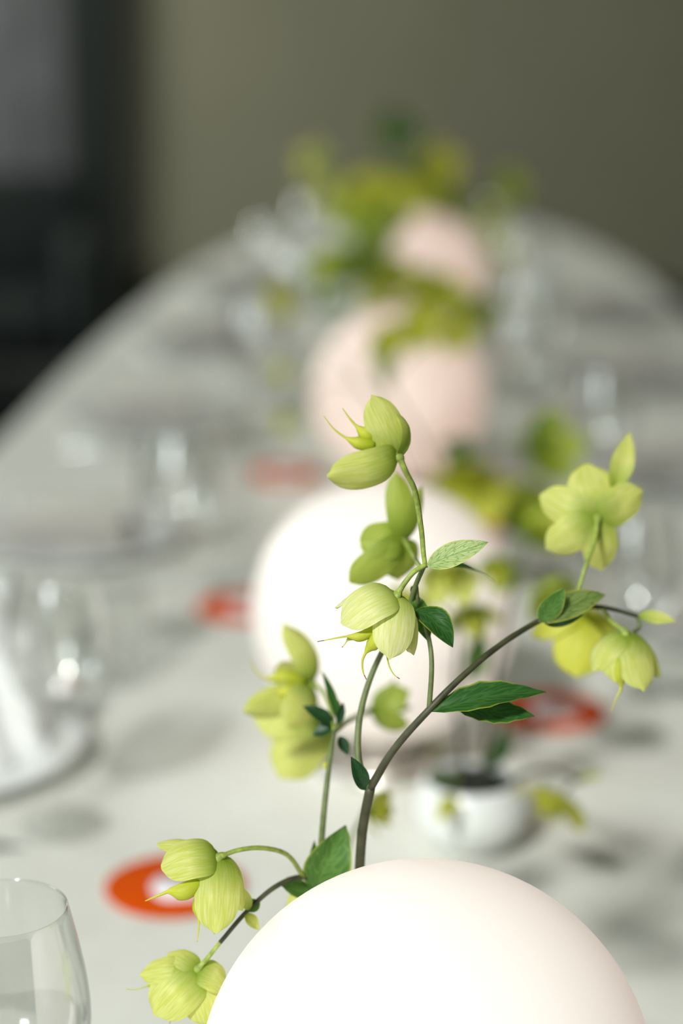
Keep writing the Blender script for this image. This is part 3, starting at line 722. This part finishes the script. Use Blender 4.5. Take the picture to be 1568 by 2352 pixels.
background_sprig('hellebore sprig beside the third lamp, spreading over the tablecloth', V3 + Vector((-.012, .006, 0)), (850, 900, 2.3), [
    (655, 840, 2.55, (-.4, -.5, .5), 'sepal', .7), (665, 960, 2.5, (-.4, -.6, .4), 'sepal', .7)],
    [], 7, .034)
background_sprig('hellebore sprig with dark stem and olive leaf crossing in front of the pink third lamp', V3 + Vector((.006, -.01, 0)), (885, 880, 2.2), [
    (880, 800, 2.22, (-.2, -.5, .7), 'sepal_deep', .7), (960, 752, 2.24, (.2, -.2, .9), 'sepal_yellow', .9), (900, 770, 2.2, (-.2, -.3, .9), 'sepal_yellow', .8), (1035, 765, 2.2, (.4, -.3, .8), 'sepal_yellow', .8)],
    [((890, 900, 2.2), (868, 800, 2.2), 40, 'leaf_olive', (0, .2, 1))], 17, .034)
background_sprig('hellebore sprig with yellow flowers right behind the pink third lamp', V4, (930, 690, 2.95), [
    (665, 680, 2.9, (-.6, -.4, .5), 'sepal_yellow', 1.0), (960, 740, 2.85, (0, -.3, .9), 'sepal_yellow', 1.4), (1080, 715, 2.9, (.6, -.4, .5), 'sepal_deep', 1.1), (880, 660, 3.0, (-.3, .3, .7), 'sepal_yellow', 1.2),
    (775, 620, 2.95, (-.5, .2, .6), 'sepal_deep', 1.2), (900, 730, 2.9, (-.3, -.3, .8), 'sepal_yellow', 1.1), (1010, 680, 2.95, (.2, -.2, .9), 'sepal_yellow', 1.2)],
    [((830, 640, 3.0), (690, 640, 3.0), 90, 'leaf_olive', (0, .6, .7)), ((850, 650, 3.0), (820, 530, 3.0), 90, 'leaf_mid', (0, .2, 1)), ((1040, 700, 2.9), (1130, 720, 2.9), 60, 'leaf_mid', (0, .6, .7)),
     ((860, 630, 3.0), (850, 520, 3.0), 80, 'leaf_olive', (.3, .2, 1)), ((800, 690, 2.95), (720, 720, 2.9), 60, 'leaf_mid', (0, .5, .8))], 8, .042)
background_sprig('leafy hellebore sprig standing between the pink third lamp and the small far lamp', V4 + Vector((-.012, .004, 0)), (900, 560, 3.05), [
    (870, 520, 3.05, (-.3, -.1, .8), 'sepal_deep', 1.2), (900, 470, 3.1, (0, 0, 1), 'sepal_yellow', 1.2), (840, 590, 3.0, (-.4, -.4, .7), 'sepal_deep', 1.1), (960, 640, 3.0, (.1, -.5, .8), 'sepal_yellow', 1.0), (900, 620, 3.0, (0, -.5, .8), 'sepal', 1.1)],
    [((880, 560, 3.05), (800, 590, 3.05), 70, 'leaf_olive', (0, .5, .8)), ((910, 540, 3.1), (900, 450, 3.1), 80, 'leaf_olive', (0, .2, 1))], 18, .042)
background_sprig('tall hellebore sprig at the far end rising dark against the wall', V5, (915, 350, 3.95), [
    (870, 440, 3.9, (-.4, -.2, .7), 'sepal_yellow', 1.1), (985, 390, 3.9, (.4, 0, .7), 'sepal_yellow', 1.2), (950, 420, 3.85, (0, -.4, .8), 'sepal_deep', 1.3), (830, 480, 3.9, (-.6, -.2, .6), 'sepal_deep', 1.1), (1015, 470, 3.85, (.5, -.5, .5), 'sepal_deep', 1.1),
    (925, 470, 3.8, (0, -.3, .9), 'sepal_yellow', 1.2)],
    [((910, 340, 3.95), (905, 250, 3.95), 100, 'leaf_dark', (0, .2, 1)), ((915, 340, 3.95), (955, 275, 3.95), 80, 'leaf_dark', (0, .2, 1)), ((905, 345, 3.95), (865, 280, 3.95), 70, 'leaf_olive', (0, .2, 1)),
     ((1020, 470, 3.9), (1045, 575, 3.9), 70, 'leaf_olive', (.4, 0, .9)), ((860, 500, 3.9), (845, 590, 3.8), 80, 'leaf_olive', (0, .2, 1)), ((1000, 420, 3.9), (1040, 500, 3.8), 70, 'leaf_olive', (.4, 0, .9))], 9, .058)
background_sprig('pale hellebore sprig at the far end spreading wide to both sides', V5 + Vector((.012, .006, 0)), (960, 420, 4.05), [
    (730, 380, 4.1, (-.5, .1, .7), 'sepal', .9), (780, 440, 4.05, (-.5, -.4, .6), 'sepal', .9), (1150, 440, 4.0, (.5, .1, .7), 'sepal_deep', 1.1), (1140, 560, 3.9, (.4, -.5, .6), 'sepal', 1.0), (1110, 500, 4.0, (.3, -.3, .7), 'sepal', .9)],
    [((960, 440, 4.0), (1000, 560, 3.95), 80, 'leaf_mid', (0, .2, 1))], 10, .054)

# ---------------------------------------------------------------- glasses
def smooth_prof(pts, per=5):
    return [(max(0.0, q.x), q.y) for q in spline([(a, b_, 0) for a, b_ in pts], per)]
GO = [(.0345, .0012), (.030, .0030), (.012, .0056), (.0052, .010), (.0037, .020), (.0034, .045), (.0034, .070), (.0042, .088), (.0078, .0945), (.020, .1025), (.0335, .118), (.0402, .137), (.0418, .152), (.0400, .172), (.0362, .192), (.0324, .2095)]
GI = [(.0316, .2095), (.0354, .192), (.0392, .172), (.0410, .152), (.0394, .1375), (.0326, .119), (.0190, .1036), (.0070, .0985), (.0, .0978)]
GP = [(0, 0), (.020, 0), (.032, 0), (.0342, .0004)] + smooth_prof(GO) + [(.03225, .2098), (.0320, .2100), (.03175, .2098)] + smooth_prof(GI)
wine0 = empty('wine_glass', (0, 0, 0), 'x', 'glass', 'stemmed wine glasses')
MB().lathe(GP, seg=64).build('bowl_and_stem', M['glass'], wine0)
hero = P(4, 2080, .981)
WG = [(hero.x, hero.y, 'large clear wine glass at the front beside the globe lamp, rim nearly sharp')]
def gpt(px, py): q = G(px, py); return q.x, q.y
WG.append((*gpt(150, 1900), 'clear wine glass standing before the white dinner plate and napkin'))
WG.append((*gpt(415, 1445), 'clear wine glass beside the second globe lamp, bright sparkle at its foot'))
WG.append((*gpt(1440, 1700), 'clear wine glass past the orange disc on the far side of the bowl vase'))
WG.append((*gpt(1370, 1240), 'clear wine glass behind the flower facing away'))
for k, (x, y) in enumerate([(-.12, 2.80), (-.07, 3.38), (-.13, 3.75), (-.06, 4.15)]):
    WG.append((x, y, 'blurred wine glass in the row on the door side, %s' % ('just past the third plate', 'by the third globe lamp', 'by the fourth plate', 'by the last flowers')[k]))
for k, (x, y) in enumerate([(.25, 2.70), (.30, 3.02), (.33, 3.62), (.33, 4.12)]):
    WG.append((x, y, 'blurred wine glass in the row opposite the door, %s' % ('abreast of the pink lamp', 'past the pink lamp', 'abreast of the last lamp', 'by the last flowers')[k]))
for i, (x, y, lab) in enumerate(WG):
    if i == 0: wine0.location = (x, y, TZ+.0018); wine0['label'] = lab
    else: copy_tree(wine0, (x, y, TZ+.0018), random.uniform(0, 6), lab)
TP = [(0, 0), (.028, 0), (.031, .0006)] + smooth_prof([(.0325, .003), (.0345, .020), (.0365, .050), (.038, .0915)], 8) + [(.0377, .0919), (.0374, .0919)] + smooth_prof([(.0371, .0915), (.0355, .050), (.0333, .020), (.030, .0115), (.020, .010), (0, .0098)], 8)
tum0 = empty('water_tumbler', (0, 0, 0), 'x', 'glass', 'water tumblers')
MB().lathe(TP, seg=56).build('tumbler_body', M['glass'], tum0)
TG = [(*gpt(255, 1560), 'clear water tumbler between the two glasses by the white plate'), (*gpt(512, 1240), 'clear water tumbler behind the wine glass with the bright foot, by the second lamp'),
      (*gpt(1368, 1500), 'clear water tumbler beside the wine glass past the orange disc'), (.215, 2.515, 'clear water tumbler opposite the door, abreast of the pink lamp'),
      (*gpt(1210, 890), 'small blurred water tumbler opposite the door, past the pink lamp'), (-.10, 3.10, 'small blurred water tumbler on the door side, abreast of the pink lamp'),
      (*gpt(505, 1050), 'clear water tumbler next to the faint orange disc')]
for i, (x, y, lab) in enumerate(TG):
    if i == 0: tum0.location = (x, y, TZ+.0018); tum0['label'] = lab
    else: copy_tree(tum0, (x, y, TZ+.0018), 0, lab)

# ---------------------------------------------------------------- plates, napkins, cutlery, discs
PP = [(0, .004), (.080, .004), (.082, 0), (.088, 0), (.092, .004), (.118, .0135), (.135, .018), (.1362, .0192), (.135, .0202), (.116, .0165), (.096, .0085), (.085, .007), (0, .0068)]
plate0 = None; napkin0 = None; knife0 = None; fork0 = None
def make_napkin(mat):
    nb = MB(); nx, ny = 15, 9; lay = 3
    for L_ in range(lay):
        vs = []; fs = []
        for i in range(nx+1):
            for j in range(ny+1):
                u, v = i/nx - .5, j/ny - .5
                z = .012*L_ + .004*noise.noise(Vector((u*4, v*4, L_*3.3))) + .010*(1-(2*u)**4)*(1-(2*v)**4)
                vs.append((u*(.16-.010*L_), v*(.10-.008*L_), z))
        m_ = len(vs); vs += [(a, b_, c-.004) for a, b_, c in vs]
        for i in range(nx):
            for j in range(ny):
                a = i*(ny+1)+j; q = (a, a+ny+1, a+ny+2, a+1); fs.append(q); fs.append(tuple(m_+k for k in reversed(q)))
        rim = [i*(ny+1) for i in range(nx+1)] + [nx*(ny+1)+j for j in range(1, ny+1)] + [i*(ny+1)+ny for i in range(nx-1, -1, -1)] + [j for j in range(ny-1, 0, -1)]
        for a, b_ in zip(rim, rim[1:] + rim[:1]): fs.append((a, m_+a, m_+b_, b_)[::-1])
        nb.add(vs, fs)
    return nb
def make_bundle():
    """a napkin gathered upright into a soft fan of pleats"""
    mb = MB(); n = 96; m = 12; vs = []; fs = []
    for j in range(m+1):
        v = j/m
        for i in range(n):
            a = 2*PI*i/n
            pl = 1 + (.10 + .16*v)*math.sin(a*9 + 1.5*v) + .10*noise.noise(Vector((math.cos(a)*2, math.sin(a)*2, v*2)))
            r = (.062*(1-v)**.5*.75 + .022 + .016*v*v)*pl
            vs.append((r*math.cos(a)*1.25, r*math.sin(a)*.85, .098*v*(1 + .10*math.sin(a*3+1) + .06*math.sin(a*9)*v)))
    for j in range(m):
        for i in range(n): fs.append((j*n+i, j*n+(i+1) % n, (j+1)*n+(i+1) % n, (j+1)*n+i))
    vs.append((0, 0, .060)); k = len(vs)-1
    for i in range(n): fs.append((m*n+i, m*n+(i+1) % n, k))
    fs.append(tuple(range(n-1, -1, -1)))
    return mb.add(vs, fs)
def knife_mb():
    mb = MB()
    n = 18; vs = []
    for i in range(n+1):
        u = i/n; y = -.11 + .22*u
        if u < .45: w, h = .0048 + .001*math.sin(u*7), .0034
        else:
            q = (u-.45)/.55; w, h = .0085*math.sin(min(1, .25+.9*q)*PI*.62) if q < .8 else .0085*(1-q)*4.4, .0014
        w = max(w, .0004)
        vs += [(-w, y, .0), (w, y, .0), (w, y, h), (-w, y, h)]
    fs = [(0, 1, 2, 3), tuple(range(4*n+3, 4*n-1, -1))]
    for i in range(n):
        for k in range(4): fs.append((4*i+k, 4*(i+1)+k, 4*(i+1)+(k+1) % 4, 4*i+(k+1) % 4))
    return mb.add(vs, fs)
def fork_mbs():
    h = MB(); pts = [(0, -.10, .003), (0, -.04, .005), (0, .02, .008), (0, .045, .004)]
    h.tube(spline(pts, 5), lin(.0048, .0028, 16), 8); h.rbox(-.011, .011, .042, .060, .002, .005, .004)
    tines = []
    for k in range(4):
        t_ = MB(); x = -.0088 + k*.00587
        t_.tube(spline([(x, .058, .0035), (x, .080, .002), (x*.95, .102, .005)], 4), lin(.0017, .0009, 9), 6); tines.append(t_)
    return h, tines
spots = []
for k in range(5): spots.append((-1, 1.60 + .67*k))
for k in range(4): spots.append((1, 1.95 + .67*k))
ordn = ['first', 'second', 'third', 'fourth', 'fifth']
cnt = {-1: 0, 1: 0}
for side, y in spots:
    i = cnt[side]; cnt[side] += 1
    sname = 'on the door side' if side < 0 else 'opposite the door'
    x = table_axis(y) + side*.375
    if side > 0 and y > 3.3 : x -= .0
    plab = 'white dinner plate %s, %s from the front' % (sname, ordn[i])
    if plate0 is None:
        plate0 = empty('dinner_plate', (x, y, TZ+.0018), plab, 'plate', 'white dinner plates'); MB().lathe(PP, seg=64).build('plate_body', M['porcelain'], plate0)
    else: copy_tree(plate0, (x, y, TZ+.0018), 0, plab)
    nl = ('white napkin gathered upright in soft pleats' if (side < 0 and i == 0) else 'off-white folded napkin') + ' on the %s plate %s' % (ordn[i], sname)
    nm = M['napkin'] if (side < 0 and i == 0) else M['napkin_tan']
    if i == 0 and side < 0:
        o = make_bundle().build('gathered_napkin', nm); tag(o, nl, 'napkin', 'folded napkins'); o.location = (x+.02, y+.01, TZ+.0095); o.rotation_euler.z = .2
    elif napkin0 is None:
        napkin0 = make_napkin(nm).build('folded_napkin', nm); tag(napkin0, nl, 'napkin', 'folded napkins'); napkin0.location = (x, y, TZ+.0175); napkin0.rotation_euler.z = -.1
    else: copy_tree(napkin0, (x, y, TZ+.0175), random.uniform(-.2, .2), nl)
    kx, fx = (y - .175, y + .175) if side < 0 else (y + .175, y - .175)
    rz = -PI/2 if side < 0 else PI/2
    if knife0 is None:
        knife0 = knife_mb().build('table_knife', M['steel']); tag(knife0, 'x', 'knife', 'table knives'); ko = knife0
        fork0 = empty('table_fork', (0, 0, 0), 'x', 'fork', 'table forks'); hmb, tns = fork_mbs(); hmb.build('handle', M['steel'], fork0)
        for t_ in tns: t_.build('tine', M['steel'], fork0)
        fo = fork0
    else:
        ko = copy_tree(knife0, (0, 0, 0)); fo = copy_tree(fork0, (0, 0, 0))
    ko.location = (x, kx, TZ+.0015); ko.rotation_euler.z = rz; ko['label'] = 'steel table knife beside the %s plate %s' % (ordn[i], sname)
    fo.location = (x, fx, TZ+.0008); fo.rotation_euler.z = rz; fo['label'] = 'steel table fork beside the %s plate %s' % (ordn[i], sname)

def disc_mb(r, h): return MB().lathe([(0, 0), (r-.001, 0), (r, .0004), (r, h-.0004), (r-.001, h), (0, h)], seg=72)
def print_mb(r):
    """soft white printed blot in the middle of the disc"""
    n = 40; vs = [(0, 0, 0)]; 
    for k in range(n):
        a = 2*PI*k/n; q = r*(1 + .16*math.cos(2*a + .4) + .08*math.cos(3*a)); vs.append((q*math.cos(a)*.95, q*math.sin(a)*1.15, 0))
    m_ = len(vs); vs += [(a, b_, -.0003) for a, b_, c in vs]
    fs = [(0, 1+k, 1+(k+1) % n) for k in range(n)] + [(1+k, m_+1+k, m_+1+(k+1) % n, 1+(k+1) % n) for k in range(n)]
    return MB().add(vs, fs)
DISC = [(*gpt(402, 2042), 'round orange paper disc with white print, under the low drooping flower'), (*gpt(1262, 1638), 'round orange paper disc below the cluster of flowers, beyond the dark leaf'),
        (*gpt(562, 1398), 'round orange paper disc partly hidden by the second globe lamp'), (*gpt(655, 1092), 'faint small orange paper disc beside the third globe lamp'),
        (*gpt(1162, 1205), 'round orange paper disc behind the foliage past the second lamp')]
disc0 = None
for i, (x, y, lab) in enumerate(DISC):
    if disc0 is None:
        disc0 = empty('orange_disc', (x, y, TZ+.0018), lab, 'coaster', 'round orange paper discs on the cloth')
        disc_mb(.052, .0022).build('disc', M['orange'], disc0)
        pm = print_mb(.021).build('print', M['print'], disc0); pm.location = (.004, -.006, .0026)
    else: copy_tree(disc0, (x, y, TZ+.0018), random.uniform(-.5, .5), lab)

# ---------------------------------------------------------------- chairs
def make_chair():
    o = empty('dining_chair', (0, 0, 0), 'x', 'chair', 'black dining chairs around the table')
    MB().rbox(-.22, .22, -.22, .22, .43, .475, .04, 5).build('seat', M['chair_seat'], o)
    b = MB(); nx, nz = 10, 6; vs = []; fs = []
    for off in (0, .022):
        for j in range(nz+1):
            for i in range(nx+1):
                u = i/nx*2-1; v = j/nz
                vs.append((u*(.215 - .02*abs(2*v-1)**4), .205 + .05*v + .035*(1-u*u) + off - .02, .54 + .24*v))
    m_ = (nx+1)*(nz+1)
    for j in range(nz):
        for i in range(nx):
            a = j*(nx+1)+i; q = (a, a+1, a+nx+2, a+nx+1); fs.append(q); fs.append(tuple(m_+k for k in reversed(q)))
    rim = list(range(nx+1)) + [(j+1)*(nx+1)+nx for j in range(nz)] + [nz*(nx+1)+i for i in range(nx-1, -1, -1)] + [j*(nx+1) for j in range(nz-1, 0, -1)]
    for a, c in zip(rim, rim[1:]+rim[:1]): fs.append((a, m_+a, m_+c, c))
    b.add(vs, fs).build('backrest', M['chair_seat'], o)
    for sx in (-1, 1):
        MB().tube([(sx*.20, -.20, 0), (sx*.185, -.185, .44)], [.013, .018], 10).build('leg', M['chair'], o)
        MB().tube(spline([(sx*.20, .26, 0), (sx*.19, .20, .40), (sx*.185, .215, .60), (sx*.17, .250, .73)], 4), lin(.013, .015, 13), 10).build('leg', M['chair'], o)
    MB().tube([(-.185, -.185, .20), (.185, -.185, .20)], [.009]*2, 8).build('stretcher', M['chair'], o)
    return o
chair0 = make_chair()
CH = [(-.80, 4.68, PI/2, 'black dining chair at the table on the door side'), (1.00, 4.25, -PI/2, 'black dining chair at the table opposite the door, in front of the armchair')]
for i, (x, y, rz, lab) in enumerate(CH):
    if i == 0: chair0.location = (x, y, 0); chair0.rotation_euler.z = rz; chair0['label'] = lab
    else: copy_tree(chair0, (x, y, 0), rz, lab)
def make_armchair():
    o = empty('armchair', (0, 0, 0), 'x', 'armchair', 'black upholstered armchairs')
    MB().rbox(-.26, .26, -.34, .24, .30, .46, .05, 5).build('seat_cushion', M['chair_seat'], o)
    MB().rbox(-.36, .36, .22, .38, .14, .80, .06, 5).build('backrest', M['chair_seat'], o)
    MB().rbox(-.27, .27, -.33, .24, .14, .295, .03, 4).build('seat_base', M['chair_seat'], o)
    for sx in (-1, 1):
        MB().rbox(sx*.32-.045, sx*.32+.045, -.36, .225, .14, .64, .04, 5).build('armrest', M['chair_seat'], o)
        for sy in (-.28, .30): MB().tube([(sx*.30, sy, 0), (sx*.29, sy, .145)], [.014, .022], 10).build('leg', M['chair'], o)
    return o
ac = make_armchair(); ac.location = (-1.12, 6.05, 0); ac.rotation_euler.z = .12; ac['label'] = 'black upholstered armchair in front of the grey door'
copy_tree(ac, (1.16, 5.06, 0), PI+.25, 'black upholstered armchair beside the table, opposite the door')
